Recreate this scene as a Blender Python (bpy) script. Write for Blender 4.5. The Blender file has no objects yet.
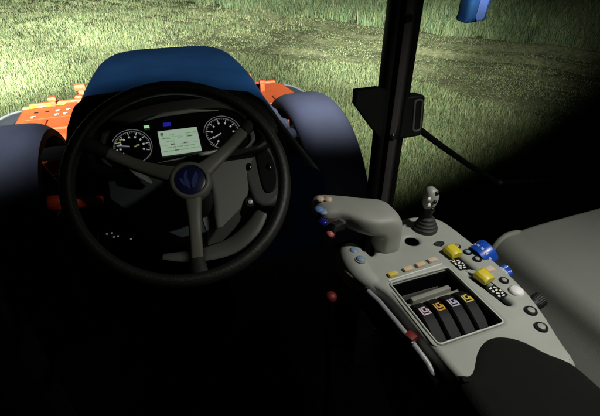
import bpy, bmesh, math, random
import numpy as np
from mathutils import Vector, Matrix, noise
random.seed(7); rng = np.random.default_rng(11)
S = bpy.context.scene
COL = S.collection
PI = math.pi
# ------------------------------------------------------------------ camera
EYE = 2.75; F = 400.0; PITCH = math.radians(32.5); YAW = math.radians(20)
cam = bpy.data.cameras.new('camera'); co = bpy.data.objects.new('camera', cam); COL.objects.link(co)
co.location = (0, 0, EYE); co.rotation_euler = (PI/2 - PITCH, 0, -YAW)
cam.sensor_width = 36; cam.lens = 36*F/600; cam.clip_start = .02; cam.clip_end = 2000
S.camera = co

def ray(px, py):
    cx = (px-300)/F; cy = (208-py)/F
    fw = math.cos(PITCH)+cy*math.sin(PITCH); up = cy*math.cos(PITCH)-math.sin(PITCH)
    return Vector((fw*math.sin(YAW)+cx*math.cos(YAW), fw*math.cos(YAW)-cx*math.sin(YAW), up))
def hz(px, py, z):
    d = ray(px, py); return d*((z-EYE)/d.z)+Vector((0, 0, EYE))
def hy(px, py, y):
    d = ray(px, py); return d*(y/d.y)+Vector((0, 0, EYE))

# ------------------------------------------------------------------ materials
MATS = {}
def mat(name, col, rough=.5, metal=0, bump=0, bscale=200, var=0, vscale=8, spec=.5, emit=None, estr=0, coat=0):
    if name in MATS: return MATS[name]
    m = bpy.data.materials.new(name); m.use_nodes = True; nt = m.node_tree
    b = nt.nodes['Principled BSDF']
    b.inputs['Base Color'].default_value = (*col, 1); b.inputs['Roughness'].default_value = rough
    b.inputs['Metallic'].default_value = metal; b.inputs['Specular IOR Level'].default_value = spec
    b.inputs['Coat Weight'].default_value = coat
    if emit:
        b.inputs['Emission Color'].default_value = (*emit, 1); b.inputs['Emission Strength'].default_value = estr
    tc = nt.nodes.new('ShaderNodeTexCoord')
    if var:
        n = nt.nodes.new('ShaderNodeTexNoise'); n.inputs['Scale'].default_value = vscale
        n.inputs['Detail'].default_value = 6; nt.links.new(tc.outputs['Object'], n.inputs['Vector'])
        r = nt.nodes.new('ShaderNodeValToRGB')
        r.color_ramp.elements[0].position = .3; r.color_ramp.elements[1].position = .7
        r.color_ramp.elements[0].color = (*[c*(1-var) for c in col], 1)
        r.color_ramp.elements[1].color = (*[min(1, c*(1+var)) for c in col], 1)
        nt.links.new(n.outputs['Fac'], r.inputs['Fac']); nt.links.new(r.outputs['Color'], b.inputs['Base Color'])
        mr = nt.nodes.new('ShaderNodeMapRange'); mr.inputs['To Min'].default_value = max(.05, rough-.08); mr.inputs['To Max'].default_value = min(1, rough+.1)
        nt.links.new(n.outputs['Fac'], mr.inputs['Value']); nt.links.new(mr.outputs['Result'], b.inputs['Roughness'])
    if bump:
        n2 = nt.nodes.new('ShaderNodeTexNoise'); n2.inputs['Scale'].default_value = bscale; n2.inputs['Detail'].default_value = 3
        nt.links.new(tc.outputs['Object'], n2.inputs['Vector'])
        bp = nt.nodes.new('ShaderNodeBump'); bp.inputs['Strength'].default_value = bump; bp.inputs['Distance'].default_value = .002
        nt.links.new(n2.outputs['Fac'], bp.inputs['Height']); nt.links.new(bp.outputs['Normal'], b.inputs['Normal'])
    MATS[name] = m; return m
GREY = mat('console_grey_plastic', (.345, .36, .32), .55, bump=.2, bscale=900, var=.08, vscale=14)
GREY2 = mat('grip_grey_plastic', (.30, .305, .268), .5, bump=.2, bscale=900, var=.07, vscale=18)
DGREY = mat('bezel_grey_plastic', (.10, .10, .088), .5, bump=.15, bscale=700, var=.1)
TRIMG = mat('cover_grey_plastic', (.24, .24, .205), .6, bump=.15, bscale=700, var=.08, vscale=10)
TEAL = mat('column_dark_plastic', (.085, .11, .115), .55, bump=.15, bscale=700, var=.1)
BLACK = mat('black_plastic', (.006, .006, .0065), .5, spec=.3, bump=.15, bscale=600, var=.2)
BLACKG = mat('black_gloss', (.006, .006, .007), .25)
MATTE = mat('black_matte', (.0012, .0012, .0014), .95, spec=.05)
RUBBER = mat('black_rubber', (.022, .022, .02), .6, bump=.3, bscale=400, var=.2)
RIMR = mat('rim_leather', (.014, .014, .011), .5, bump=.35, bscale=350, var=.15)
SPOKE = mat('spoke_grey', (.15, .15, .12), .5, bump=.1, bscale=600, var=.08)
PAD = mat('armrest_fabric', (.0055, .006, .0045), .9, spec=.2, bump=.6, bscale=1200, var=.25, vscale=30)
PANEL = mat('wheel_arch_trim', (.19, .196, .172), .7, bump=.3, bscale=500, var=.07, vscale=3)
NAVY = mat('hood_blue_paint', (.0004, .0036, .0120), .5, var=.25, vscale=2.5, spec=.06)
FEND = mat('fender_plastic', (.011, .0125, .024), .7, spec=.15, bump=.25, bscale=250, var=.1, vscale=6)
TYRE = mat('tyre_rubber', (.035, .035, .042), .8, bump=.4, bscale=80, var=.3)
ORANGE = mat('mower_orange_paint', (.19, .031, .006), .6, spec=.3, var=.1, vscale=5, bump=.1, bscale=60)
TARP = mat('mower_tarp', (.007, .0095, .0135), .85, spec=.2, bump=.4, bscale=60, var=.2)
CHROME = mat('brushed_metal', (.55, .56, .58), .28, metal=1)
SILVER = mat('silver_trim', (.55, .56, .50), .4, metal=.2)
PILL = mat('pillar_trim', (.055, .05, .048), .75, bump=.2, bscale=500, var=.15)
YEL = mat('yellow_plastic', (.62, .50, .02), .4, var=.05)
YEL2 = mat('yellow_mark', (.70, .55, .10), .5)
PEACH = mat('peach_button', (.66, .50, .32), .45, var=.06)
WHITE = mat('white_mark', (.75, .75, .73), .5)
ORM = mat('orange_mark', (.75, .38, .06), .5)
LILAC = mat('lilac_mark', (.55, .52, .68), .5)
PINKM = mat('pale_pink_mark', (.72, .55, .66), .5)
REDP = mat('red_plastic', (.13, .006, .003), .55)
LEVR = mat('red_lever_plastic', (.62, .05, .012), .5, var=.1)
PINK = mat('red_button', (.50, .13, .11), .35)
BLUEP = mat('blue_plastic', (.008, .07, .46), .32)
LBLUE = mat('pale_blue_button', (.14, .24, .50), .35)
BBLUE = mat('grey_blue_button', (.22, .30, .42), .4)
DBLUE = mat('deep_blue_button', (.01, .01, .22), .2)
CREAM = mat('cream_button', (.62, .48, .36), .4)
EMBL = mat('emblem_navy', (.012, .014, .06), .3)
EMBL2 = mat('emblem_blue', (.05, .07, .22), .3)
SCREEN = mat('screen_lit', (.02, .03, .02), .3, emit=(.42, .56, .42), estr=.66)
SCREEND = mat('screen_dark_marks', (.01, .02, .01), .3, emit=(.12, .2, .11), estr=.45)
SCREENM = mat('screen_mid_marks', (.01, .02, .01), .3, emit=(.25, .4, .24), estr=.6)
DIAL = mat('dial_lit_marks', (.2, .2, .2), .5, emit=(.55, .56, .52), estr=.26)
DIALB = mat('dial_lit_numerals', (.2, .2, .2), .5, emit=(.8, .85, .95), estr=.36)
GREENL = mat('green_telltale', (.02, .1, .02), .3, emit=(.45, .85, .45), estr=.7)
BLUEL = mat('blue_telltale', (.0, .0, .1), .3, emit=(.03, .03, .55), estr=.45)
AMBL = mat('amber_marks', (.1, .1, .02), .3, emit=(.6, .62, .25), estr=.4)

# ------------------------------------------------------------------ helpers
def setp(o, label=None, cat=None, group=None, kind=None):
    if label: o['label'] = label
    if cat: o['category'] = cat
    if group: o['group'] = group
    if kind: o['kind'] = kind
    return o
def link(name, me, parent=None, mats=(), smooth=30):
    o = bpy.data.objects.new(name, me); COL.objects.link(o)
    me.name = name
    for m in mats: me.materials.append(m)
    if parent: o.parent = parent
    if smooth:
        me.polygons.foreach_set('use_smooth', [True]*len(me.polygons))
        me.set_sharp_from_angle(angle=math.radians(smooth))
    return o
class B:
    """collects shapes into one mesh"""
    def __init__(s): s.bm = bmesh.new(); s.mi = 0
    def _fin(s, verts, faces, M):
        if M is not None: bmesh.ops.transform(s.bm, matrix=M, verts=verts)
        for f in faces: f.material_index = s.mi
    def box(s, c, size, M=None, bev=0, R=None, seg=2):
        r = bmesh.ops.create_cube(s.bm, size=1); v = r['verts']
        L = Matrix.Translation(c) @ (R.to_4x4() if R else Matrix()) @ Matrix.Diagonal((*size, 1))
        bmesh.ops.transform(s.bm, matrix=L, verts=v)
        fs = list({f for x in v for f in x.link_faces})
        if bev:
            es = list({e for x in v for e in x.link_edges})
            rr = bmesh.ops.bevel(s.bm, geom=es, offset=bev, segments=seg, profile=.6, affect='EDGES', clamp_overlap=True)
            fs = list({f for x in rr['verts'] for f in x.link_faces} | set(f for f in fs if f.is_valid))
            v = list({x for f in fs for x in f.verts})
        s._fin(v, fs, M); return s
    def lathe(s, prof, M=None, n=32, cap=True):
        rings = []
        for r, z in prof:
            rings.append([s.bm.verts.new((r*math.cos(2*PI*i/n), r*math.sin(2*PI*i/n), z)) for i in range(n)])
        fs = []
        for a, b in zip(rings, rings[1:]):
            for i in range(n): fs.append(s.bm.faces.new((a[i], a[(i+1) % n], b[(i+1) % n], b[i])))
        if cap:
            fs.append(s.bm.faces.new(rings[0][::-1])); fs.append(s.bm.faces.new(rings[-1]))
        s._fin([v for r in rings for v in r], fs, M); return s
    def loft(s, secs, M=None, cap=True, closed=True):
        rings = [[s.bm.verts.new(p) for p in sec] for sec in secs]; fs = []
        n = len(rings[0])
        for a, b in zip(rings, rings[1:]):
            for i in range(n if closed else n-1): fs.append(s.bm.faces.new((a[i], a[(i+1) % n], b[(i+1) % n], b[i])))
        if cap and closed:
            fs.append(s.bm.faces.new(rings[0][::-1])); fs.append(s.bm.faces.new(rings[-1]))
        s._fin([v for r in rings for v in r], fs, M); return s
    def tube(s, pts, rad, M=None, n=12, sx=1, sy=1, up=Vector((0, 0, 1))):
        pts = [Vector(p) for p in pts]; secs = []
        for i, p in enumerate(pts):
            t = (pts[min(i+1, len(pts)-1)]-pts[max(i-1, 0)]).normalized()
            a = t.cross(up)
            if a.length < 1e-4: a = t.cross(Vector((1, 0, 0)))
            a.normalize(); b = a.cross(t)
            r = rad[i] if isinstance(rad, (list, tuple)) else rad
            secs.append([p+(a*math.cos(2*PI*k/n)*sx+b*math.sin(2*PI*k/n)*sy)*r for k in range(n)])
        return s.loft(secs, M)
    def sphere(s, c, r, M=None, sc=(1, 1, 1), n=16):
        q = bmesh.ops.create_uvsphere(s.bm, u_segments=n*2, v_segments=n, radius=r)
        v = q['verts']; bmesh.ops.transform(s.bm, matrix=Matrix.Translation(c) @ Matrix.Diagonal((*sc, 1)), verts=v)
        s._fin(v, list({f for x in v for f in x.link_faces}), M); return s
    def mesh(s, me, M=None):
        n0 = len(s.bm.verts); f0 = len(s.bm.faces); s.bm.from_mesh(me); s.bm.verts.ensure_lookup_table(); s.bm.faces.ensure_lookup_table()
        s._fin(s.bm.verts[n0:], s.bm.faces[f0:], M); return s
    def build(s, name, mats, parent=None, smooth=30):
        if not isinstance(mats, (list, tuple)): mats = [mats]
        bmesh.ops.recalc_face_normals(s.bm, faces=s.bm.faces)
        me = bpy.data.meshes.new(name); s.bm.to_mesh(me); s.bm.free()
        return link(name, me, parent, mats, smooth)
def catmull(pts, k=6, closed=True):
    n = len(pts); out = []
    rng_ = range(n) if closed else range(n-1)
    for i in rng_:
        if closed: p = [pts[(i-1) % n], pts[i], pts[(i+1) % n], pts[(i+2) % n]]
        else: p = [pts[max(i-1, 0)], pts[i], pts[i+1], pts[min(i+2, n-1)]]
        p = [Vector(q) for q in p]
        for j in range(k):
            t = j/k
            out.append(.5*((2*p[1])+(p[2]-p[0])*t+(2*p[0]-5*p[1]+4*p[2]-p[3])*t*t+(3*p[1]-p[0]-3*p[2]+p[3])*t**3))
    if not closed: out.append(Vector(pts[-1]))
    return out
def plate(outs, thick, bev=0, seg=3):
    """flat plate with rounded edges: outer outline + holes; top at local z=0, goes down by thick"""
    cu = bpy.data.curves.new('tmp', 'CURVE'); cu.dimensions = '2D'; cu.fill_mode = 'BOTH'
    for o in outs:
        sp = cu.splines.new('POLY'); sp.points.add(len(o)-1)
        for q, p in zip(sp.points, o): q.co = (p[0], p[1], 0, 1)
        sp.use_cyclic_u = True
    cu.extrude = max(thick/2-bev, 1e-5); cu.bevel_depth = bev; cu.bevel_resolution = seg; cu.offset = -bev
    ob = bpy.data.objects.new('tmp', cu); COL.objects.link(ob)
    dg = bpy.context.evaluated_depsgraph_get(); dg.update()
    me = bpy.data.meshes.new_from_object(ob.evaluated_get(dg))
    bpy.data.objects.remove(ob); me.transform(Matrix.Translation((0, 0, -thick/2)))
    me.materials.clear()
    return me
def rrect(x0, y0, x1, y1, r, n=5):
    out = []
    for cx, cy, a in ((x1-r, y1-r, 0), (x0+r, y1-r, 90), (x0+r, y0+r, 180), (x1-r, y0+r, 270)):
        for k in range(n+1):
            t = math.radians(a+90*k/n); out.append((cx+r*math.cos(t), cy+r*math.sin(t)))
    return out
def frame(o, x, n):
    """matrix with local x and local z=n"""
    n = Vector(n).normalized(); x = Vector(x); x = (x-n*x.dot(n)).normalized(); y = n.cross(x)
    M = Matrix((x, y, n)).transposed().to_4x4(); M.translation = Vector(o); return M
T = Matrix.Translation
def RZ(a): return Matrix.Rotation(math.radians(a), 4, 'Z')

# ================================================================== TRACTOR
tractor = bpy.data.objects.new('tractor', None); COL.objects.link(tractor); tractor.location = (0, 0, 0)
setp(tractor, 'dark blue tractor seen from its cab, lit dash behind the wheel, grey armrest console', 'tractor')
XC = .10
# ---------------- hood
def hood_sec(y, xl, xr, zt, drop, fr=.35, n=28):
    """open-bottom arch cross section"""
    cx = (xl+xr)/2; hw = (xr-xl)/2; out = []
    for i in range(n+1):
        a = PI*i/n; c = math.cos(a); s_ = math.sin(a)
        e = .42
        x = cx-hw*math.copysign(abs(c)**e, c); z = zt-drop+drop*(s_**e) if s_ > 0 else zt-drop
        out.append(Vector((x, y, z)))
    out += [Vector((xr-.02, y, zt-drop-.35)), Vector((xl+.02, y, zt-drop-.35))]
    return out
b = B()
HS = [(1.12, -.34, .50, 2.17, .16), (1.6, -.345, .51, 2.185, .16), (2.0, -.36, .53, 2.195, .15), (2.4, -.345, .555, 2.205, .15), (2.8, -.31, .55, 2.21, .15),
      (3.0, -.265, .525, 2.207, .16), (3.12, -.205, .48, 2.188, .17), (3.2, -.14, .41, 2.15, .17), (3.26, -.07, .33, 2.07, .16), (3.28, -.03, .28, 1.98, .15)]
hs = []
for i in range(len(HS)-1):
    p = [HS[max(i-1, 0)], HS[i], HS[i+1], HS[min(i+2, len(HS)-1)]]
    for j in range(6):
        t = j/6
        hs.append([.5*(2*p[1][q]+(p[2][q]-p[0][q])*t+(2*p[0][q]-5*p[1][q]+4*p[2][q]-p[3][q])*t*t+(3*p[1][q]-p[0][q]-3*p[2][q]+p[3][q])*t**3) for q in range(5)])
hs.append(list(HS[-1]))
b.loft([hood_sec(*q) for q in hs])
hood = b.build('hood', NAVY, tractor, 50); hood['label'] = 'dark blue engine hood ahead of the dash'
b = B(); b.box((XC-.02, 2.1, 1.35), (.62, 2.0, .7), bev=.03); b.box((XC, 2.4, .85), (.34, .5, .4), bev=.03); b.box((XC, 2.4, .8), (1.5, .22, .22), bev=.04)
b.build('chassis', MATTE, tractor)
# ---------------- front fenders + wheels
def fender(x0, x1, lab, sgn):
    cy, cz, r = 2.38, (1.305 if sgn > 0 else 1.295), .67
    b = B(); secs = []
    for k in range(33):
        a = math.radians(205-k*175/32)       # rear (towards cab) to front
        def P(rr, x): return Vector((x, cy+rr*math.cos(a), cz+rr*math.sin(a)))
        w = x1-x0; prof = []
        for j in range(13):
            t = j/12; x = x0+w*t; e = abs(2*t-1)
            prof.append(P(r-.045*e**5, x))
        prof += [P(r-.085, x1+.004), P(r-.085, x1-.02), P(r-.03, x1-.06), P(r-.03, x0+.06), P(r-.085, x0+.02), P(r-.085, x0-.004)]
        secs.append(prof)
    b.loft(secs)
    f = b.build('front_fender', FEND, tractor, 40); f['label'] = lab
    b = B()
    xi = x0 if sgn > 0 else x1
    b.tube([(xi+sgn*.12, cy, cz+r-.07), (xi-sgn*.0, cy, 1.55), (xi-sgn*.06, cy, .9)], .022)
    b.build('bracket', BLACK, f)
    return f
fender(.765, 1.095, 'right front fender, purplish grey and lit from above', 1)
fender(-1.0, -.61, 'left front fender at the photo edge', -1)
def front_wheel(x):
    b = B(); M = T((x, 2.42, .82)) @ Matrix.Rotation(PI/2, 4, 'Y')
    b.lathe([(.36, -.17), (.45, -.19), (.62, -.2), (.72, -.17), (.75, -.1), (.755, 0), (.75, .1), (.72, .17), (.62, .2), (.45, .19), (.36, .17)], M, 48, cap=False)
    for k in range(22):
        for s in (-1, 1):
            a = 2*PI*(k+(.5 if s > 0 else 0))/22
            L = Matrix.Rotation(a, 4, 'Z') @ T((.765, 0, s*.09)) @ Matrix.Rotation(s*math.radians(38), 4, 'X')
            b.box((0, 0, 0), (.06, .05, .24), M @ L, bev=.008, seg=1)
    w = b.build('front_wheel', TYRE, tractor, 35)
    b = B(); b.lathe([(.36, -.14), (.34, -.1), (.3, .02), (.12, .05), (.1, .1), (.02, .1)], M, 32)
    b.build('rim', BLACK, w)
front_wheel(.93); front_wheel(-.80)
# lugs / steering hydraulics seen between hood and right fender
b = B()
for (px, py, y) in ((270, 113, 2.3), (281, 124, 2.15), (288, 134, 2.0)):
    p = hy(px, py, y)
    b.sphere(p, .05, sc=(1, 1.1, .7), n=8); b.tube([p, p+Vector((.05, .02, -.35))], .03)
b.tube([hy(266, 106, 2.4), hy(276, 118, 2.2), hy(287, 134, 2.0), hy(292, 150, 1.9)], .03)
b.build('hose_bundle', FEND, tractor, 50)
# small bluish box left of the hood below the fender
b = B(); p = hy(57, 153, 2.1); b.box(p, (.13, .12, .03), bev=.012)
b.build('battery_cover', MATTE, tractor)

# ---------------- cab structure
b = B()
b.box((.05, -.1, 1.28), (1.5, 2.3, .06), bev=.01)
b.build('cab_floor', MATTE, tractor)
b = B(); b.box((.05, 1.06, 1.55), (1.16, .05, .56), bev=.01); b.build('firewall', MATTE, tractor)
b = B()      # right A pillar: extrusion with inner trim strip
def pil(x, w, y, d, z0, z1, lean=.0):
    secs = []
    for z in (z0, (z0+z1)/2, z1):
        o = rrect(x-w/2, y-d/2, x+w/2, y+d/2, .018, 4); dx = lean*(z-z0)
        secs.append([Vector((q[0]+dx, q[1], z)) for q in o])
    return secs
b.loft(pil(.604, .088, .93, .05, 1.3, 3.15, .004))
pr = b.build('cab_pillar', BLACK, tractor)
b = B(); b.loft(pil(.600, .034, .899, .012, 1.75, 3.12, .004)); b.build('trim_strip', PILL, pr)
for z in (2.0, 2.32, 2.62):
    b = B(); b.lathe([(.009, 0), (.009, .004), (.006, .006), (.001, .006)], T((.600, .893, z)) @ Matrix.Rotation(PI/2, 4, 'X'), 12); b.build('screw', BLACKG, pr)
b = B(); b.loft(pil(-.50, .115, .93, .09, 1.3, 3.15, .012)); b.build('cab_pillar', BLACK, tractor)
for x in (.86, -.76):
    b = B(); b.box((x, -.55, 2.2), (.1, .1, 1.9), bev=.015); b.build('cab_pillar', BLACK, tractor)
b = B(); b.box((.05, -.15, 3.23), (2.0, 1.4, .12), bev=.05, seg=3); b.box((.05, .75, 3.21), (1.2, .5, .10), bev=.04, seg=3); b.build('cab_roof', BLACK, tractor)
# bracket triangle left of the pillar and square box right of it
b = B()
pts = [hy(355, 90, .92), hy(378, 87, .92), hy(392, 90, .92), hy(392, 140, .92), hy(377, 135, .92), hy(370, 126, .92), hy(354, 104, .92)]
b.loft([[p+Vector((0, -.012, 0)) for p in pts], [p+Vector((0, .012, 0)) for p in pts]])
b.build('pillar_bracket', BLACK, tractor, 20)
b = B()
c = hy(409, 117, .90); M = frame(c, (1, .12, 0), (0, -1, .12))
b.mesh(plate([rrect(-.052, -.06, .05, .056, .012)], .05, .006), M)
b.mi = 1; b.mesh(plate([rrect(.012, -.045, .042, .046, .01), rrect(.018, -.04, .036, .041, .006)], .006, .002), M @ T((0, 0, .004)))
mb = b.build('mirror_mount', [BLACK, DGREY], tractor)
b = B()
b.tube([hy(420, 130, .92), hy(440, 145, .94), hy(470, 166, .97), hy(499, 183, 1.0)], .0095, n=10)
b.tube([hy(499, 183, 1.0), hy(540, 181, 1.02), hy(610, 172, 1.05)], .008, n=10)
b.sphere(hy(500, 183, .99), .014, n=8)
b.build('mirror_arm', BLACK, tractor, 50)
# blue mirror housing hanging top right
b = B(); c = hy(481, 5, 1.27); M = frame(c, (1, .1, 0), (0, -1, -.1))
b.mesh(plate([catmull([(-.035, -.062), (.03, -.055), (.045, -.04), (.052, .10), (.04, .16), (-.045, .16), (-.05, .08), (-.042, -.04)], 5)], .07, .018), M)
b.mi = 1; b.mesh(plate([rrect(-.014, -.05, .024, .14, .01)], .004, .001), M @ T((.004, 0, .0035)))
mh = b.build('rear_view_mirror', [NAVY, mat('mirror_blue', (.0008, .005, .024), .7, spec=.2)], tractor)
b = B(); b.tube([c+Vector((0, .03, .12)), c+Vector((-.02, .02, .3)), c+Vector((-.15, -.05, .45))], .012); b.build('hanger', BLACK, mh)

# ---------------- right wheel-arch trim panel
b = B(); secs = []
prof = [(1.6, 2.115), (1.2, 2.112), (.98, 2.108), (.925, 2.10), (.887, 2.096), (.862, 2.072), (.845, 2.02), (.79, 1.93), (.745, 1.8), (.70, 1.5), (.70, 1.32), (1.6, 1.32)]
cp = catmull([(x, 0, z) for x, z in prof[:10]], 5, closed=False)+[Vector((.70, 0, 1.32)), Vector((1.6, 0, 1.32))]
for y, ins in ((.640, .012), (.635, .004), (.625, 0), (.3, 0), (-.1, 0), (-.6, 0), (-1.2, 0)):
    secs.append([Vector((p.x+ins-.062, y, p.z+.004-ins*(1 if p.z > 1.4 else 0))) for p in cp])
b.loft(secs)
wa = b.build('wheel_arch_panel', PANEL, tractor, 40)
b = B(); secs = []          # slim lighter edge moulding on the front-left corner
for p in cp[13:38]:
    c = Vector((p.x-.058, .634, p.z)); secs.append(c)
b.tube(secs, [.002, .006]+[.0095]*(len(secs)-4)+[.006, .002], n=8); b.build('edge_trim', TRIMG, wa, 50)

# ================================================================== dash binnacle
dc = hy(178, 141, .85); E1 = math.radians(50)
MD = frame(dc, (1, 0, 0), (0, -math.cos(E1), math.sin(E1)))
# shell with raised visor
b = B()
outer = catmull([(-.175, -.053), (-.20, -.012), (-.188, .045), (-.15, .088), (-.06, .112), (.07, .116), (.155, .098), (.205, .055), (.222, -.01), (.185, -.05), (.12, -.060), (-.1, -.064)], 6)
inner = catmull([(-.155, -.035), (-.164, .0), (-.150, .042), (-.115, .072), (-.03, .092), (.07, .094), (.135, .078), (.172, .042), (.182, -.0), (.168, -.033), (.1, -.050), (-.08, -.053)], 6)
b.mesh(plate([outer, inner], .035, .012, 4), MD @ T((0, 0, .016)))
b.mesh(plate([[(p[0], max(p[1], -.05)) for p in outer]], .12, 0), MD @ T((0, 0, -.024)))
dash = b.build('instrument_panel', BLACK, tractor, 40)
dash['label'] = 'black dash binnacle with a lit screen and two round gauges'
b = B()   # black scuttle joining dash and hood
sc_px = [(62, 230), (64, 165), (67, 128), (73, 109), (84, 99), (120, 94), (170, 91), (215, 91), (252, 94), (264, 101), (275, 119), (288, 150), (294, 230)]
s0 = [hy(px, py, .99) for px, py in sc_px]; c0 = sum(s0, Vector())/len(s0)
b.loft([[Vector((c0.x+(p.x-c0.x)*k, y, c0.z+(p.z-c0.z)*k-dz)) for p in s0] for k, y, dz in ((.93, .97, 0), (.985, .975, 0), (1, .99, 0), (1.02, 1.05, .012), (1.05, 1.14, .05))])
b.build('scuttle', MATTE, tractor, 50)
b = B()   # grey bezel arch
o = catmull([(-.152, -.03), (-.15, .03), (-.135, .062), (-.10, .082), (-.03, .097), (.07, .099), (.135, .085), (.165, .05), (.168, .0), (.16, -.03), (.10, -.054), (-.08, -.058)], 6)
i_ = catmull([(-.143, -.03), (-.142, .022), (-.122, .046), (-.09, .056), (-.03, .068), (.07, .070), (.115, .064), (.148, .044), (.156, .0), (.15, -.03), (.10, -.047), (-.08, -.05)], 6)
b.mesh(plate([o, i_], .012, .003), MD @ T((0, 0, .006)))
b.build('bezel', DGREY, dash, 40)
b = B()   # dial board
b.mesh(plate([i_], .006), MD @ T((0, 0, -.003)))
b.build('dial_board', BLACKG, dash)
b = B()   # silver trims above and below the screen
b.tube([MD @ Vector(p) for p in ((-.06, .058, .002), (-.02, .0655, .004), (.04, .0675, .004), (.10, .062, .002))], [.001, .0045, .005, .001], n=8)
b.build('silver_trim', SILVER, dash, 50)
b = B(); b.tube([MD @ Vector(p) for p in ((-.05, -.047, .004), (0, -.047, .006), (.05, -.042, .006), (.085, -.036, .004))], [.001, .004, .005, .001], n=8)
b.build('silver_trim', SILVER, dash, 50)
# screen
b = B()
MS = MD @ T((.0035, -.0015, 0))
b.box((0, 0, .0005), (.083, .058, .003), MS)
b.mi = 1; rr = random.Random(3)
b.box((-.034, .021, .0023), (.006, .006, .0004), MS)
for r in range(6):
    y = .017-r*.0075; x = -.036
    while x < .034:
        w = rr.uniform(.003, .011)
        if rr.random() < .6 and x+w < .038:
            b.mi = 1 if rr.random() < .35 else 2
            b.box((x+w/2, y, .0023), (w, .0022 if r != 3 else .003, .0004), MS)
        x += w+.002
b.mi = 2
for y in (.0125, -.0065, -.0205): b.box((0, y, .0022), (.078, .0006, .0004), MS)
for x in (-.012, .016): b.box((x, .001, .0021), (.0006, .038, .0004), MS)
b.build('display_screen', [SCREEN, SCREEND, SCREENM], dash)
# gauges
def gauge(u, v, r, a0, a1, rot, amb):
    M = MD @ T((u, v, .001))
    b = B(); b.lathe([(r*1.06, 0), (r*1.06, .004), (r, .005), (r*.98, .002), (.001, .002)], M, 40)
    b.mi = 1
    def arc(r0, r1, s0, s1, z=.0035, n=40):
        pts = [((rr_*math.cos(t)), (rr_*math.sin(t)), z) for rr_ in (r0, r1) for t in [math.radians(s0+(s1-s0)*k/n) for k in range(n+1)]]
        me = bpy.data.meshes.new('t'); me.from_pydata(pts, [], [(k, k+1, n+2+k, n+1+k) for k in range(n)]); b.mesh(me, M)
    arc(r*.90, r*.925, a0, a1); arc(r*1.0, r*1.025, a0-60, a1-110, .0055)
    b.mi = 2
    N = 8
    for k in range(N+1):
        t = math.radians(a0+(a1-a0)*k/N); L = M @ Matrix.Rotation(t, 4, 'Z')
        b.box((r*.80, 0, .0035), (r*.17, .0014, .0004), L)
        b.box((r*.60, 0, .0035), (r*.10, .0035, .0004), L @ T((0, 0, 0)))
    b.mi = 1
    for k in range(33):
        t = math.radians(a0+(a1-a0)*k/32); b.box((r*.86, 0, .0034), (r*.06, .0006, .0004), M @ Matrix.Rotation(t, 4, 'Z'))
    b.mi = 3; b.box((r*.3, 0, .005), (r*.75, .0016, .001), M @ RZ(rot)); b.mi = 0; b.lathe([(.0045, .003), (.0045, .007), (.001, .007)], M, 16)
    if amb:
        b.mi = 4
        for q in ((-.6, .35), (-.5, .5), (-.68, .15), (.15, .0), (.3, .06)): b.box((r*q[0], r*q[1], .004), (.006, .0025, .0004), M @ T((0, 0, 0)))
    b.build('gauge', [BLACKG, DIAL, DIALB, LEVR if False else DIALB, AMBL], dash)
gauge(-.093, -.002, .039, 215, -20, 168, True)
gauge(.098, .004, .040, 235, -35, 205, False)
b = B(); p = MD @ Vector((-.058, .042, .002)); b.box((0, 0, 0), (.011, .0055, .002), MD @ T((-.058, .043, .001))); b.build('telltale', GREENL, dash)
b = B(); b.box((0, 0, 0), (.016, .0075, .002), MD @ T((-.016, .043, .001))); b.build('telltale', BLUEL, dash)
# ---------------- column cover: ridge with a lit right flank and a dark left flank
b = B()
def mdp(u, v, w): return MD @ Vector((u, v, w))
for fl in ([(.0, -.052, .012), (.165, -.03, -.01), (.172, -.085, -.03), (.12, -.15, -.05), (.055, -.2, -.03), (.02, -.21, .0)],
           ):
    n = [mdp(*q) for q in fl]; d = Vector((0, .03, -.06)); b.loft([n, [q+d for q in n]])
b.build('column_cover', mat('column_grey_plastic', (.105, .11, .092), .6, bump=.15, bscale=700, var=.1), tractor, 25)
b = B()
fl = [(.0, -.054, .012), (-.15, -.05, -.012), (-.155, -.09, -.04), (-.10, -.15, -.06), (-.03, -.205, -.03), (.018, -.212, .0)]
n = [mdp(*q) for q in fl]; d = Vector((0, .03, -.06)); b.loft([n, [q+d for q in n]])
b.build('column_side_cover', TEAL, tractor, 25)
b = B(); b.tube([(.03, .80, 2.3), (.03, .95, 1.9), (.03, 1.0, 1.35)], [.085, .09, .11], n=20); b.build('steering_column', MATTE, tractor, 50)
# lighter arm strut behind left spoke, lower swoosh
b = B()
b.tube([hy(122, 160, .80), hy(138, 172, .79), hy(152, 183, .78)], [.003, .014, .004], n=10, sy=.4)
b.build('column_rib', TRIMG, tractor, 50)
b = B(); b.tube([hy(150, 238, .76), hy(166, 224, .76), hy(182, 212, .77)], [.003, .011, .004], n=10, sy=.4)
b.build('column_rib', TRIMG, tractor, 50)
b = B()
pts = catmull([hy(163, 257, .72), hy(195, 256, .71), hy(228, 248, .71), hy(250, 231, .72), hy(262, 212, .74)], 6, closed=False)
N = len(pts)
b.tube(pts, [.006+.020*math.sin(PI*min(1, (k+1)/(N))*.85) for k in range(N)], n=12, sy=.5)
b.build('lower_shroud', DGREY, tractor, 50)
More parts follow.
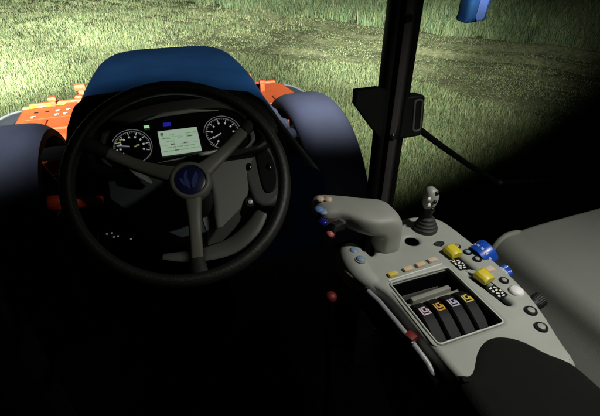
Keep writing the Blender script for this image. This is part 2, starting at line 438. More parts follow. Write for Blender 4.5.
# right switch pod
b = B(); c = hy(263, 169, .79); MP = frame(c, (1, 0, 0), (-.25, -.62, .75)) @ Matrix.Diagonal((1.2, 1.1, 1, 1))
pod = catmull([(-.038, .06), (-.012, .078), (.014, .066), (.03, .03), (.035, -.02), (.022, -.06), (-.006, -.078), (-.03, -.062), (-.036, 0)], 6)
b.mesh(plate([pod], .03, .007, 3), MP)
pod_o = b.build('switch_pod', DGREY, tractor, 40)
b = B(); b.mesh(plate([catmull([(-.002, .048), (.016, .04), (.024, .0), (.016, -.045), (-.006, -.05), (-.008, 0)], 5)], .006, .002), MP @ T((0, 0, .004)))
b.build('switch_panel', BLACK, pod_o, 40)
for q in ((-.024, .012), (.012, .0)):
    b = B(); b.sphere((0, 0, 0), .0065, MP @ T((q[0], q[1], .004)), sc=(.8, 1.2, .6), n=8); b.build('button', BLACKG, pod_o, 50)
b = B(); b.lathe([(.013, 0), (.013, .01), (.01, .013), (.001, .013)], frame(hy(250, 203, .76), (1, 0, 0), (-.1, -.7, .6)), 20)
b.mi = 1; b.lathe([(.006, .012), (.005, .017), (.001, .018)], frame(hy(250, 203, .76), (1, 0, 0), (-.1, -.7, .6)), 16)
b.build('ignition_switch', [BLACK, SILVER], tractor)
b = B(); b.tube([hy(244, 200, .765), hy(262, 205, .775), hy(284, 204, .785)], .008, n=10); b.build('wiper_stalk', BLACK, tractor, 50)
# red shuttle lever on the left
b = B()
pts = catmull([hy(103, 200, .765), hy(92, 201, .76), hy(78, 202, .755), hy(60, 203, .745), hy(46, 203, .742)], 4, closed=False)
b.tube(pts, [.007, .009, .010, .0105, .011, .0115, .012, .0125, .013, .014, .015, .0155, .016, .0155, .015, .014, .010], n=14, sx=.8, sy=1.0)
b.build('shuttle_lever', LEVR, tractor, 50)
b = B(); b.tube([hy(140, 228, .78), hy(118, 235, .76), hy(98, 238, .75)], [.01, .013, .012], n=12)
b.mi = 1
for px, py in ((107, 234), (112, 233), (114, 237), (118, 236), (131, 239)): b.box(hy(px, py, .738), (.003, .0022, .0015))
b.build('light_stalk', [BLACK, DIAL], tractor, 50)

# ================================================================== steering wheel
wc = hy(178, 184, .62); E2 = math.radians(49)
MW = frame(wc+Vector((.009, 0, 0)), (1, 0, 0), (0, -math.cos(E2), math.sin(E2))) @ T((0, .0105, 0))
swt = bpy.data.objects.new('steering_wheel', None); COL.objects.link(swt); swt.parent = tractor
RW = .1745
b = B(); secs = []
n = 96; m = 14
for i in range(n):
    a = 2*PI*i/n; sec = []
    for k in range(m):
        t = 2*PI*k/m; rr_ = .0125*(1+.04*math.cos(3*t)); 
        rad = RW+rr_*math.cos(t)*.92; sec.append(Vector((rad*math.cos(a), rad*math.sin(a), rr_*math.sin(t)*1.1)))
    secs.append(sec)
secs.append(secs[0]); b.loft(secs, MW, cap=False); bmesh.ops.remove_doubles(b.bm, verts=b.bm.verts, dist=1e-5)
b.build('rim', RIMR, swt, 60)
HUB = Vector((.012, -.002, -.018))
def spoke(ang, r1, w0, w1):
    b = B(); d = Vector((math.cos(ang), math.sin(ang), 0)); e = Vector((-d.y, d.x, 0)); secs = []
    for k in range(12):
        t = k/11; r = .03+(r1-.03)*t; w = w0+(w1-w0)*t; z = HUB.z*(1-t)+(-.012)*t-.012*math.sin(PI*t)
        w *= 1-.15*math.sin(PI*t)
        c = Vector((HUB.x*(1-t), HUB.y*(1-t), z))+d*r
        secs.append([c+e*(w*math.copysign(abs(math.cos(q))**.7, math.cos(q)))+Vector((0, 0, .0075*math.copysign(abs(math.sin(q))**.7, math.sin(q)))) for q in [2*PI*j/20 for j in range(20)]])
    b.loft(secs, MW); sp = b.build('spoke', SPOKE, swt, 50)
    b = B(); secs = []
    for k in range(5):
        t = k/4; r = r1-.004+(RW-r1-.004)*t; c = d*r+Vector((0, 0, -.013+.010*t)); w = w1*(1.12+.25*t)
        secs.append([c+e*w*math.cos(q)+Vector((0, 0, .009*math.sin(q))) for q in [2*PI*j/16 for j in range(16)]])
    b.loft(secs, MW); b.build('spoke_end', RUBBER, swt, 50)
spoke(math.radians(148), .132, .0155, .0105); spoke(math.radians(32), .15, .0155, .0105); spoke(math.radians(269), .142, .0145, .0105)
MH = MW @ T(HUB)
b = B(); b.lathe([(.03, -.03), (.037, -.012), (.037, .0), (.034, .007), (.030, .009), (.0275, .0085), (.026, .004), (.001, .003)], MH, 48)
hub = b.build('hub', SPOKE, swt, 50)
b = B(); b.lathe([(.0265, .002), (.0262, .0062), (.022, .0078), (.001, .0085)], MH, 40)
b.mi = 1
def lens(pts, z): b.mesh(plate([pts], .0012), MH @ T((0, 0, z)))
lens(catmull([(-.004, -.017), (-.010, -.004), (-.008, .012), (-.002, .018), (-.004, .006), (-.002, -.006)], 4), .0093)
lens(catmull([(.002, -.017), (.009, -.008), (.014, .004), (.012, .013), (.006, .004), (.001, -.006)], 4), .0093)
lens(catmull([(-.008, -.012), (-.015, -.004), (-.017, .006), (-.013, .004), (-.010, -.003)], 4), .0088)
b.build('emblem', [EMBL, EMBL2], swt, 40)
b = B(); b.tube([MW @ Vector((HUB.x, HUB.y, -.03)), MW @ Vector((HUB.x, .01, -.16))], [.03, .045], n=20); b.build('column_boot', BLACK, swt, 50)

# ================================================================== armrest console
ZC = 2.25
con_out = catmull([(.288, .475), (.306, .452), (.316, .425), (.320, .39), (.321, .34), (.323, .30), (.325, .262), (.332, .235), (.36, .225), (.41, .225), (.46, .222), (.485, .212), (.502, .208),
                   (.519, .252), (.538, .30), (.551, .345), (.557, .40), (.558, .46), (.556, .52), (.552, .57), (.535, .603), (.498, .618), (.455, .618), (.42, .612), (.395, .592), (.372, .565), (.352, .535), (.341, .530), (.339, .550), (.328, .570), (.305, .578), (.283, .564), (.272, .535), (.275, .50)], 5)
hole = rrect(.335, .305, .459, .446, .006)
slotA = rrect(-.006, -.042, .006, .042, .006); slotB = rrect(-.006, -.044, .006, .044, .006)
def mv(o, x, y, a=0):
    c, s_ = math.cos(math.radians(a)), math.sin(math.radians(a)); return [(x+p[0]*c-p[1]*s_, y+p[0]*s_+p[1]*c) for p in o]
sA = mv(slotA, .497, .466, 3); sB = mv(slotB, .494, .376, 8)
hl = [(.443+.013*math.cos(t), .541+.013*math.sin(t)) for t in [2*PI*k/24 for k in range(24)]]
hl2 = [(.488+.010*math.cos(t), .508+.007*math.sin(t)) for t in [2*PI*k/24 for k in range(24)]]
b = B(); b.mesh(plate([con_out, hole, sA, sB, hl], .036, .009, 4), T((0, 0, ZC)))
con = b.build('armrest_console', GREY, tractor, 40)
con['label'] = 'light grey armrest console full of buttons and levers'
# lower body skirt
b = B(); lo = [(c[0]*1.0+(.42-c[0])*.07, c[1]+(.42-c[1])*.06) for c in [(p.x, p.y) for p in con_out]]
b.mesh(plate([lo, rrect(.34, .312, .453, .44, .006)], .05, .006), T((0, 0, ZC-.034)))
b.build('console_skirt', DGREY, con, 40)
b = B(); b.mesh(plate([[(p[0], p[1]) for p in rrect(.325, .25, .545, .6, .03)]], .04), T((0, 0, ZC-.085))); b.box((.47, .30, 1.78), (.1, .2, .76), bev=.02)
b.build('console_base', MATTE, con)
# hand-rest lobe: raised bolster hooking round the grip
b = B()
lp = catmull([(.328, .43, 2.232), (.316, .46, 2.236), (.303, .49, 2.240), (.300, .515, 2.243), (.302, .535, 2.243), (.309, .552, 2.242), (.319, .560, 2.238)], 6, closed=False)
N = len(lp); b.tube(lp, [.008+.018*math.sin(PI/2*min(1, k/(N-1)*1.6)) if k < N*.75 else .026-.012*((k-N*.75)/(N*.25))**2 for k in range(N)], n=24, sy=.95)
b.sphere(lp[-1], .0135, sc=(1, 1, .95), n=10)
b.build('hand_rest', GREY, con, 60)
for q in ((.3235, .536), (.3235, .509)):
    p = Vector((q[0], q[1], 2.27))
    p = Vector((q[0]-.018, q[1]-.002, 2.2655))
    b = B(); b.lathe([(.0085, -.006), (.0085, .002), (.006, .0042), (.001, .005)], frame(p, (1, 0, 0), (.1, -.05, 1)), 20)
    o = b.build('button', BBLUE, con, 50)
    b2 = B(); b2.lathe([(.0105, -.006), (.0105, .0005), (.0085, .001)], frame(p, (1, 0, 0), (.1, -.05, 1)), 20); b2.build('button_ring', GREY2, con, 50)
# black linings below openings
b = B()
b.mesh(plate([rrect(.336, .306, .458, .445, .004), rrect(.340, .310, .454, .441, .004)], .045), T((0, 0, ZC-.006)))
b.box((.397, .3755, ZC-.052), (.124, .142, .004))
b.mesh(plate([mv(rrect(-.012, -.05, .012, .05, .003), .497, .466, 3)], .002), T((0, 0, ZC-.012)))
b.mesh(plate([mv(rrect(-.012, -.05, .012, .05, .003), .494, .376, 8)], .002), T((0, 0, ZC-.012)))
b.lathe([(.0145, -.030), (.0145, -.003), (.0125, -.002), (.0125, -.028)], T((.443, .541, ZC)), 24)
b.lathe([(.0145, -.03), (.0001, -.03)], T((.443, .541, ZC)), 24)
b.mi = 0
b.build('tray', MATTE, con)
b = B(); b.mesh(plate([[(.488+.012*math.cos(t), .512+.007*math.sin(t)) for t in [2*PI*k/24 for k in range(24)]]], .004, .001), T((0, 0, ZC+.0025))); b.build('slot_cap', BLACKG, con)
# thin light rim around window
b = B(); b.mesh(plate([rrect(.3325, .3025, .4615, .4485, .008), rrect(.335, .305, .459, .446, .006)], .004, .0008), T((0, 0, ZC+.0012))); b.build('window_rim', mat('pale_rim', (.55, .55, .5), .4), con, 40)
# cross bar in tray
b = B(); b.box((.3935, .405, ZC-.014), (.083, .010, .018), bev=.003, R=Matrix.Rotation(math.radians(3), 3, 'Z')); b.box((.397, .4, ZC-.03), (.122, .006, .03)); b.build('tray_divider', TRIMG, con)
# four fingertip levers
def Cmark(b, mi, M, s):
    """small mark: L bracket holding a hooked C, as on the lever caps"""
    b.mi = mi; t = .0021*s
    b.box((-.0062*s, -.0005*s, 0), (t, .013*s, .0005), M); b.box((-.001*s, -.007*s, 0), (.012*s, t, .0005), M); b.box((.0055*s, -.003*s, 0), (t, .009*s, .0005), M)
    b.box((0, .0055*s, 0), (.007*s, t, .0005), M); b.box((-.003*s, .002*s, 0), (t, .007*s, .0005), M); b.box((.0005*s, -.0022*s, 0), (.007*s, t, .0005), M); b.box((.003*s, .0003*s, 0), (t, .005*s, .0005), M)
for k, mk in enumerate((PINKM, ORM, LILAC, YEL2)):
    x = .3555+k*.0285; b = B(); secs = []
    top = [(.400, -.018), (.393, -.008), (.380, -.002), (.362, -.002), (.345, -.008), (.325, -.018), (.310, -.026)]
    for y, z in top:
        w = .0118; secs.append([Vector((x+dx*w, y, ZC+z+dz)) for dx, dz in ((-1, -.03), (-1, -.003), (-.8, 0), (.8, 0), (1, -.003), (1, -.03))])
    b.loft(secs); lev = b
    Mk = frame((x, .366, ZC-.0008), (1, 0, 0), (0, 0, 1)); 
    Mk = frame((x, .370, ZC-.0009), (1, 0, 0), (0, .0, 1))
    Cmark(b, 1, Mk, 1.15)
    o = b.build('hydraulic_lever', [mat('lever_cap', (.006, .006, .006), .6, spec=.2), mk], con, 35)
    o['label'] = 'fingertip lever with a %s mark' % ('pale pink', 'orange', 'lilac', 'yellow')[k]
# row of pads along the window top
for k, (x, y) in enumerate(((.350, .4625), (.384, .4655), (.413, .468), (.442, .4715))):
    b = B(); b.box((0, 0, 0), (.019, .010, .006), T((x, y, ZC+.003)) @ RZ(3), bev=.0022)
    b.build('button', (YEL2, PEACH, PEACH, CREAM)[k], con, 50)
b = B(); b.mesh(plate([mv(rrect(-.06, -.0012, .06, .0012, .001), .395, .4545, 3)], .002), T((0, 0, ZC+.002))); b.build('accent_strip', WHITE, con)
# sliding yellow paddles and printed decals
def paddle(x, y, a):
    b = B(); M = T((x, y, ZC)) @ RZ(a)
    secs = []
    for t, z0, z1 in ((-.013, .004, .012), (-.009, .002, .016), (.0, .002, .0175), (.009, .002, .016), (.013, .004, .012)):
        secs.append([Vector((t, yy, zz)) for yy, zz in ((-.012, z0), (-.013, z1-.003), (-.009, z1), (.009, z1+.002), (.013, z1-.001), (.012, z0))])
    b.loft(secs, M); o = b.build('slide_lever', YEL, con, 35)
    b = B(); b.box((0, 0, -.002), (.006, .018, .012), M); b.build('lever_stem', BLACK, o)
paddle(.4905, .474, 5); paddle(.4965, .395, 10)
for (x, y, a) in ((.4845, .445, 3), (.4985, .3625, 6)):
    b = B(); M = T((x, y, ZC+.0015)) @ RZ(a)
    b.mesh(plate([rrect(-.0105, -.0145, .0105, .0145, .0015)], .003, .0005), M); b.mi = 1
    for u, v, w, h, q in ((-.005, .010, .007, .003, 12), (.004, .0085, .004, .005, 40), (-.0065, .003, .004, .005, -20), (.001, .0025, .005, .0035, 30), (.0065, -.001, .004, .003, 0), (-.003, -.004, .006, .0035, -35), (.005, -.0065, .005, .0025, 15), (-.0065, -.010, .004, .004, 45), (.002, -.0115, .006, .0025, 0)):
        b.box((0, 0, .0004), (w, h, .0006), M @ T((u, v, 0)) @ RZ(q))
    b.mi = 2; b.box((.007, .004, .0004), (.003, .003, .0006), M @ RZ(20))
    b.build('decal', [BLACKG, WHITE, YEL2], con)
# round buttons with dark rings along the right margin
def ring(x, y, r, m, cap, tilt=0):
    b = B(); M = T((x, y, ZC))
    b.lathe([(r, -.004), (r, .0015), (r*.92, .0028), (r*.72, .0028), (r*.66, .0012), (r*.62, .0012), (.0005, .0012)], M, 24)
    b.mi = 1; b.lathe([(r*.6, .001), (r*.55, .0036), (r*.3, .0045), (.0005, .0046)], M, 20)
    b.build('button', [m, cap], con, 50)
ring(.516, .492, .0075, BLACK, GREY2); ring(.524, .470, .0085, BLACK, BBLUE); ring(.527, .446, .0085, BLACK, GREY2)
ring(.531, .381, .0085, BLACK, GREY2)
ring(.5185, .308, .0105, BLACK, GREY2); ring(.5065, .276, .0105, BLACK, GREY2)
b = B(); b.box((0, 0, .002), (.018, .013, .007), T((.527, .413, ZC)) @ RZ(5), bev=.003); b.build('button', CREAM, con, 50)
b = B(); b.lathe([(.0125, -.002), (.0125, .003), (.009, .006), (.001, .007)], T((.531, .352, ZC)), 20); b.build('button', WHITE, con, 50)
# blue rotary knobs on the outer edge
def knob(x, y, z, r, h, m, name, tick=True, n=28):
    b = B(); M = frame((x, y, z), (0, 1, 0), (1, .05, .45))
    prof_o = []
    N = n*2
    def ringp(rad, zz, amp): return [Vector(((rad+(amp if i % 2 else 0))*math.cos(2*PI*i/N), (rad+(amp if i % 2 else 0))*math.sin(2*PI*i/N), zz)) for i in range(N)]
    b.loft([ringp(r, -.01, 0), ringp(r, 0, 0), ringp(r, h*.2, -.001), ringp(r, h*.85, -.001), ringp(r*.93, h, 0), ringp(r*.7, h*1.02, 0)], M)
    if tick:
        b.mi = 1
        for i in range(14):
            a = 2*PI*i/14; b.box((r*1.0, 0, .002), (.0014, .005, .004), M @ Matrix.Rotation(a, 4, 'Z'))
    b.build(name, [m, LILAC], con, 35)
knob(.553, .462, 2.240, .026, .020, BLUEP, 'rotary_knob')
knob(.556, .407, 2.238, .012, .014, BLUEP, 'rotary_knob', True)
knob(.551, .327, 2.238, .013, .016, BLACK, 'rotary_knob', False)
# armrest pad
b = B()
pad_out = catmull([(.322, .248), (.345, .252), (.375, .277), (.405, .291), (.435, .289), (.462, .270), (.479, .240), (.500, .207), (.502, .13), (.50, .0), (.48, -.12), (.40, -.16), (.33, -.12), (.315, .0), (.315, .15)], 6)
b.mesh(plate([pad_out], .07, .018, 5), T((0, 0, ZC+.004)))
b.build('armrest_pad', PAD, con, 60)
# side slot, chrome rail and red lever
b = B(); b.tube([(.297, .455, 2.232), (.301, .42, 2.236), (.306, .35, 2.235), (.311, .295, 2.228), (.316, .27, 2.21)], .0066, n=14, sx=.8); b.build('side_rail', mat('pale_side_trim', (.30, .31, .32), .38, spec=.7), con, 50)
for y in (.462, .33):
    b = B(); b.lathe([(.005, 0), (.0045, .003), (.001, .0035)], T((.2985+(.462-y)*.06, y, 2.2365)), 12); b.build('bolt', CHROME, con, 50)
b = B(); b.box((.313, .36, 2.212), (.016, .19, .02), bev=.002); b.build('side_slot', MATTE, con)
b = B(); b.box((.308, .337, 2.238), (.016, .017, .016), bev=.004, R=Matrix.Rotation(.3, 3, 'Z')); b.build('park_lever', REDP, con)

# ---------------- multi-function grip
grip = bpy.data.objects.new('control_grip', None); COL.objects.link(grip); grip.parent = tractor; grip['label'] = 'grey control grip with coloured buttons on its head'
def sup(c, u, v, a, bb, e=.6, n=28):
    out = []
    for k in range(n):
        t = 2*PI*k/n; C_, S_ = math.cos(t), math.sin(t)
        out.append(c+u*(a*math.copysign(abs(C_)**e, C_))+v*(bb*math.copysign(abs(S_)**e, S_)))
    return out
b = B(); secs = []
X = Vector((1, 0, 0)); Yv = Vector((0, 1, 0)); Z = Vector((0, 0, 1))
path = [  # centre, dir-u (in section), dir-v, half sizes
 (Vector((.383, .546, 2.235)), X, Yv, .024, .026),
 (Vector((.383, .548, 2.258)), X, Yv, .024, .028),
 (Vector((.382, .552, 2.280)), X, Yv, .025, .034),
 (Vector((.380, .556, 2.296)), (X+Z*.35).normalized(), Yv, .028, .040),
 (Vector((.375, .558, 2.309)), (X+Z).normalized(), Yv, .035, .044),
 (Vector((.362, .561, 2.315)), (X*.3+Z).normalized(), Yv, .025, .046),
 (Vector((.345, .566, 2.316)), Z, Yv, .024, .050),
 (Vector((.328, .574, 2.318)), Z, Yv, .024, .052),
 (Vector((.308, .585, 2.321)), Z, Yv, .022, .047),
 (Vector((.290, .600, 2.326)), Z, Yv, .019, .036),
 (Vector((.272, .605, 2.329)), Z, Yv, .018, .038),
 (Vector((.258, .605, 2.328)), Z, Yv, .014, .034),
 (Vector((.250, .604, 2.324)), Z, Yv, .006, .022)]
for c, u, v, a, h in path: secs.append(sup(c, u, v, a, h))
b.loft(secs); gb = b.build('grip_body', GREY2, grip, 60)
sm = gb.modifiers.new('s', 'SUBSURF'); sm.levels = 1; sm.render_levels = 1
b = B(); b.box((0, 0, 0), (.052, .040, .030), frame((.276, .578, 2.318), (1, .0, 0), (-.15, -.6, .8)), bev=.008); b.build('button_housing', BLACK, grip, 50)
GM = frame((.276, .578, 2.318), (1, -.05, 0), (-.15, -.6, .8))
def gbut(px, py, r, m, dy=.0, sc=(1, 1, .6)):
    p = hy(px, py, .585+dy)
    b = B(); b.sphere(p, r, sc=sc, n=10); b.build('button', m, grip, 60)
b = B()
gbut(320, 199, .0085, CREAM, .022); gbut(328, 199.5, .0085, CREAM, .02)
gbut(319, 209.5, .0095, LBLUE, .0); gbut(327, 210, .0095, LBLUE, .0); gbut(323, 212, .0095, BBLUE, -.004)
gbut(323, 222, .0095, DBLUE, -.022); gbut(336, 222, .0085, PINK, -.022); gbut(330, 234, .008, PINK, -.045, (1, 1, .8)); gbut(336, 215, .006, BLUEP, -.01)
b = B(); b.tube([Vector((.30, .575, 2.305)), hy(332, 228, .545), hy(330, 234, .542)-Vector((0, 0, .006))], [.014, .010, .009], n=12); b.build('trigger_stem', BLACK, grip, 50)

# ---------------- small joystick
js = bpy.data.objects.new('joystick', None); COL.objects.link(js); js.parent = tractor; js['label'] = 'small joystick with grey knob and black bellows boot'
bx, by = .4925, .567
b = B(); prof = [(.025, 0), (.0255, .003)]
for k in range(4):
    r = .0245-k*.0032; prof += [(r, .005+k*.007), (r+.0005, .008+k*.007), (r-.003, .0105+k*.007)]
prof += [(.009, .034), (.008, .045), (.001, .046)]
b.lathe(prof, T((bx, by, ZC)), 32); b.build('bellows_boot', RUBBER, js, 50)
b = B(); b.tube([(bx, by, ZC+.03), (bx-.001, by, ZC+.05), (bx-.002, by+.001, ZC+.062)], [.010, .009, .011], n=16); b.build('stem', BLACK, js, 50)
b = B(); secs = []
for t, a, h, dx in ((0, .009, .009, 0), (.008, .0125, .012, 0), (.02, .0145, .0145, .001), (.032, .015, .015, .001), (.042, .0125, .013, 0), (.048, .007, .008, -.001), (.0495, .002, .002, -.001)):
    secs.append(sup(Vector((bx-.001+dx, by+.002, ZC+.052+t)), X, Yv, a, h, .85, 24))
b.loft(secs); b.build('knob', mat('knob_pale_grey', (.30, .30, .265), .45, var=.12), js, 60)
for (dx, dy, dz, m, s) in ((-.011, -.010, .016, WHITE, .0045), (-.012, -.008, .030, WHITE, .0045), (.002, -.011, .042, BLACKG, .0048), (-.004, -.0145, .006, BLACKG, .006), (-.002, -.0145, .024, BLACKG, .0045)):
    b = B(); b.sphere((bx+dx, by+dy, ZC+.052+dz), s, sc=(1, .7, 1), n=8); b.build('button', m, js, 60)
# red knob low between wheel and console
b = B(); p = hz(331, 297, 2.2); b.sphere(p, .0115, sc=(1, 1, .9), n=10); b.mi = 1; b.tube([p-Vector((0, 0, .01)), p-Vector((-.03, -.05, .6))], .006)
b.build('floor_lever', [REDP, MATTE], tractor, 50)

# work lights on the roof front edge
LAMPS = [(1.0, .48, 3.12), (-.9, .48, 3.12)]
glow = mat('lamp_lens', (.8, .8, .8), .2, emit=(1, 1, .95), estr=4)
for (x, y, z) in LAMPS:
    b = B(); M = T((x, y+.16, z+.02)) @ Matrix.Rotation(math.radians(-90), 4, 'X')
    b.lathe([(.03, -.07), (.06, -.05), (.075, 0), (.075, .02), (.068, .02)], M, 24); wl = b.build('work_light', BLACK, tractor, 50)
    b = B(); b.lathe([(.066, .008), (.05, .016), (.001, .02)], M, 24); b.build('lamp_lens', glow, wl, 50)

# ================================================================== FRONT MOWER
mower = bpy.data.objects.new('front_mower', None); COL.objects.link(mower); mower.location = (XC, 3.9, 0)
setp(mower, 'wide orange front mower with dark grey side covers, carried ahead of the blue hood', 'mower')
def mp(o):
    o.parent = mower; o.matrix_parent_inverse = Matrix.Translation((-XC, -3.9, 0)); return o
b = B()
b.mesh(plate([[(-1.22, 4.36), (-1.08, 4.47), (-.4, 4.5), (.6, 4.5), (1.28, 4.46), (1.40, 4.38), (1.42, 3.95), (1.36, 3.62), (.9, 3.56), (.72, 3.25), (-.5, 3.25), (-.72, 3.56), (-1.12, 3.62), (-1.2, 3.9)]], .12, .03), T((0, 0, 1.5)))
b.box((XC, 3.9, 1.3), (2.2, .7, .3), bev=.06)
mp(b.build('deck', ORANGE, None, 40))
b = B()
for x0, x1, y in ((-1.15, -.5, 4.44), (.5, 1.3, 4.42)):
    b.tube([(x0, y, 1.51), (x1, y, 1.52)], .02, n=10)
b.box((XC, 3.72, 1.5), (2.2, .05, .04), bev=.01); b.box((-.95, 3.8, 1.5), (.04, .3, .04), bev=.01); b.box((1.15, 3.8, 1.5), (.04, .3, .04), bev=.01)
mp(b.build('frame_tube', ORANGE, None, 50))
for p, s in ((hz(52, 99, 1.57), .08), (hz(80, 87, 1.70), .10), (hz(79, 97, 1.62), .07), (hz(247, 76, 1.70), .09), (hz(262, 82, 1.6), .07), (hz(128, 60, 1.7), .1)):
    b = B(); b.box(p, (s, .06, s*.6), bev=.02); b.box(p-Vector((0, 0, (p.z-1.5)/2)), (.05, .04, p.z-1.5), bev=.01); mp(b.build('lug', ORANGE))
for s in (-1, 1):
    b = B(); secs = []
    for k in range(9):
        t = k/8; x = (-1.2 if s < 0 else 1.40)+s*(.34 if s < 0 else .26)*t; z = 1.46-.10*t**2; yf = 4.42-.12*t*t; yn = 3.60+.08*t
        secs.append([Vector((x, yf, z-.1)), Vector((x, yf, z)), Vector((x, (yf+yn)/2, z+.04)), Vector((x, yn, z)), Vector((x, yn, z-.5)), Vector((x, yf-.1, z-.5))])
    b.loft(secs); sc = mp(b.build('side_cover', TARP, None, 40))
    b = B(); b.tube([q for q in [Vector(((-1.2 if s < 0 else 1.40)+s*(.34 if s < 0 else .26)*t, 4.42-.12*t*t+.01, 1.47-.10*t*t)) for t in [k/8 for k in range(9)]]], .012, n=8)
    mp(b.build('cover_hem', mat('pale_hem', (.02, .023, .026), .8), None, 50))
b = B(); b.box((-1.02, 4.385, 1.512), (.36, .04, .012), bev=.003, R=Matrix.Rotation(.12, 3, 'Z'))
mp(b.build('reflector', mat('reflector_amber', (.34, .22, .01), .4))); 
b = B(); rr = random.Random(5); b.mi = 0
b.box((-.72, 4.17, 1.5005), (.82, .26, .004), R=Matrix.Rotation(.04, 3, 'Z'))
for i in range(2):
    for k in range(9):
        if rr.random() < .85:
            b.mi = rr.choice((1, 1, 2)); x = -1.06+k*.085+rr.uniform(-.01, .01); y = 4.21-i*.12+.006*k
            b.box((x, y, 1.5035), (.034, .036, .005)); 
            if b.mi == 1: b.mi = 2; b.box((x+.01, y-.02, 1.507), (.013, .013, .004))
mp(b.build('warning_decal', [ORANGE, mat('worn_decal', (.40, .36, .32), .7, var=.3, vscale=40), BLACKG]))
b = B(); b.box((XC, 3.35, 1.05), (.5, .5, .3), bev=.04); b.tube([(XC-.35, 2.9, .8), (XC-.4, 3.6, 1.0)], .05); b.tube([(XC+.35, 2.9, .8), (XC+.4, 3.6, 1.0)], .05)
mp(b.build('hitch_linkage', BLACK, None, 40))

# ================================================================== FIELD
A = np.array([7.6, 16.6]); Bp = np.array([12.6, 7.2]); D = (Bp-A)/np.linalg.norm(Bp-A); Nn = np.array([-D[1], D[0]])   # track axis; +Nn = far side
if Nn[0] < 0: Nn = -Nn
def track_s(x, y):
    s = (x-A[0])*Nn[0]+(y-A[1])*Nn[1]
    t = (x-A[0])*D[0]+(y-A[1])*D[1]
    return s+.25*np.sin(t*.5)+1.4, t       # s in 0..4 : track
def vnoise(x, y, f, seed=0):
    xs = x*f+seed*17.3; ys = y*f+seed*9.1
    xi = np.floor(xs); yi = np.floor(ys); fx = xs-xi; fy = ys-yi; fx = fx*fx*(3-2*fx); fy = fy*fy*(3-2*fy)
    def h(a, b_): v = np.sin(a*127.1+b_*311.7)*43758.5453; return v-np.floor(v)
    return (h(xi, yi)*(1-fx)+h(xi+1, yi)*fx)*(1-fy)+(h(xi, yi+1)*(1-fx)+h(xi+1, yi+1)*fx)*fy
def height(x, y):
    s, t = track_s(x, y)
    z = .10*(vnoise(x, y, .25)-.5)+.05*(vnoise(x, y, 1.1, 2)-.5)+.02*(vnoise(x, y, 4, 3)-.5)
    inb = np.clip(1-np.abs(s-1.3)/2.6, 0, 1)
    w1 = .45*np.sin(t*.42+1)+.16*np.sin(t*1.3)+.5*(vnoise(x, y, .7, 33)-.5)
    z += -.06*inb
    brk = .35+1.1*vnoise(x, y, .9, 31)
    for c_, dpt in ((-2.4, .7*brk), (-.2, 1.0*brk), (1.7, 1.0*brk)):
        z += dpt*(-.10*np.exp(-((s-c_+w1)/.32)**2)+.13*np.exp(-((s-c_-.55+w1)/.26)**2)+.05*np.exp(-((s-c_+.5+w1)/.2)**2))
    z += .10*np.exp(-((s-3.1)/.5)**2)
    z += (.35+inb)*.05*(vnoise(x, y, 2.6, 5)-.5)+.02*inb*(vnoise(x, y, 7, 6)-.5)
    return z
def grid_mesh(name, xs, ys, m):
    Xg, Yg = np.meshgrid(xs, ys); Zg = height(Xg, Yg); nx, ny = len(xs), len(ys)
    v = np.stack([Xg.ravel(), Yg.ravel(), Zg.ravel()], 1).astype(np.float32)
    idx = (np.arange(ny-1)[:, None]*nx+np.arange(nx-1)[None]).ravel()
    q = np.stack([idx, idx+1, idx+nx+1, idx+nx], 1).astype(np.int32)
    me = bpy.data.meshes.new(name); me.vertices.add(len(v)); me.vertices.foreach_set('co', v.ravel())
    me.loops.add(q.size); me.loops.foreach_set('vertex_index', q.ravel()); me.polygons.add(len(q))
    me.polygons.foreach_set('loop_start', np.arange(0, q.size, 4, dtype=np.int32)); me.update(calc_edges=True); me.validate()
    return link(name, me, None, [m], 180)
gm = bpy.data.materials.new('field_soil'); gm.use_nodes = True; nt = gm.node_tree; bs = nt.nodes['Principled BSDF']; bs.inputs['Roughness'].default_value = .95; bs.inputs['Specular IOR Level'].default_value = .1
tc = nt.nodes.new('ShaderNodeTexCoord')
def nz(sc, det=8, rough=.65):
    n = nt.nodes.new('ShaderNodeTexNoise'); n.inputs['Scale'].default_value = sc; n.inputs['Detail'].default_value = det; n.inputs['Roughness'].default_value = rough
    nt.links.new(tc.outputs['Object'], n.inputs['Vector']); return n
def ramp(src, els):
    r = nt.nodes.new('ShaderNodeValToRGB'); cr = r.color_ramp
    while len(cr.elements) < len(els): cr.elements.new(.5)
    for e, (p, c) in zip(cr.elements, els): e.position = p; e.color = (*c, 1)
    nt.links.new(src, r.inputs['Fac']); return r
n1 = nz(.5, 10); n2 = nz(9, 10, .75); 
r1 = ramp(n2.outputs['Fac'], [(.30, (.06, .07, .038)), (.45, (.125, .135, .08)), (.57, (.195, .20, .125)), (.70, (.28, .275, .20))])
r2 = ramp(n1.outputs['Fac'], [(.35, (.5, .55, .42)), (.65, (1.0, 1.0, .9))])
mx = nt.nodes.new('ShaderNodeMixRGB'); mx.blend_type = 'MULTIPLY'; mx.inputs[0].default_value = 1
nt.links.new(r1.outputs['Color'], mx.inputs[1]); nt.links.new(r2.outputs['Color'], mx.inputs[2]); nt.links.new(mx.outputs[0], bs.inputs['Base Color'])
bp = nt.nodes.new('ShaderNodeBump'); bp.inputs['Strength'].default_value = .9; bp.inputs['Distance'].default_value = .06
nt.links.new(n2.outputs['Fac'], bp.inputs['Height']); nt.links.new(bp.outputs['Normal'], bs.inputs['Normal'])
sp = lambda a, c, n: list(np.linspace(a, c, n))
xs = sp(-900, -60, 15)[:-1]+sp(-60, -16, 45)[:-1]+sp(-16, 26, 421)[:-1]+sp(26, 70, 45)[:-1]+sp(70, 900, 15)
ys = sp(-300, -10, 8)[:-1]+sp(-10, 0, 20)[:-1]+sp(0, 28, 281)[:-1]+sp(28, 90, 63)[:-1]+sp(90, 1200, 18)
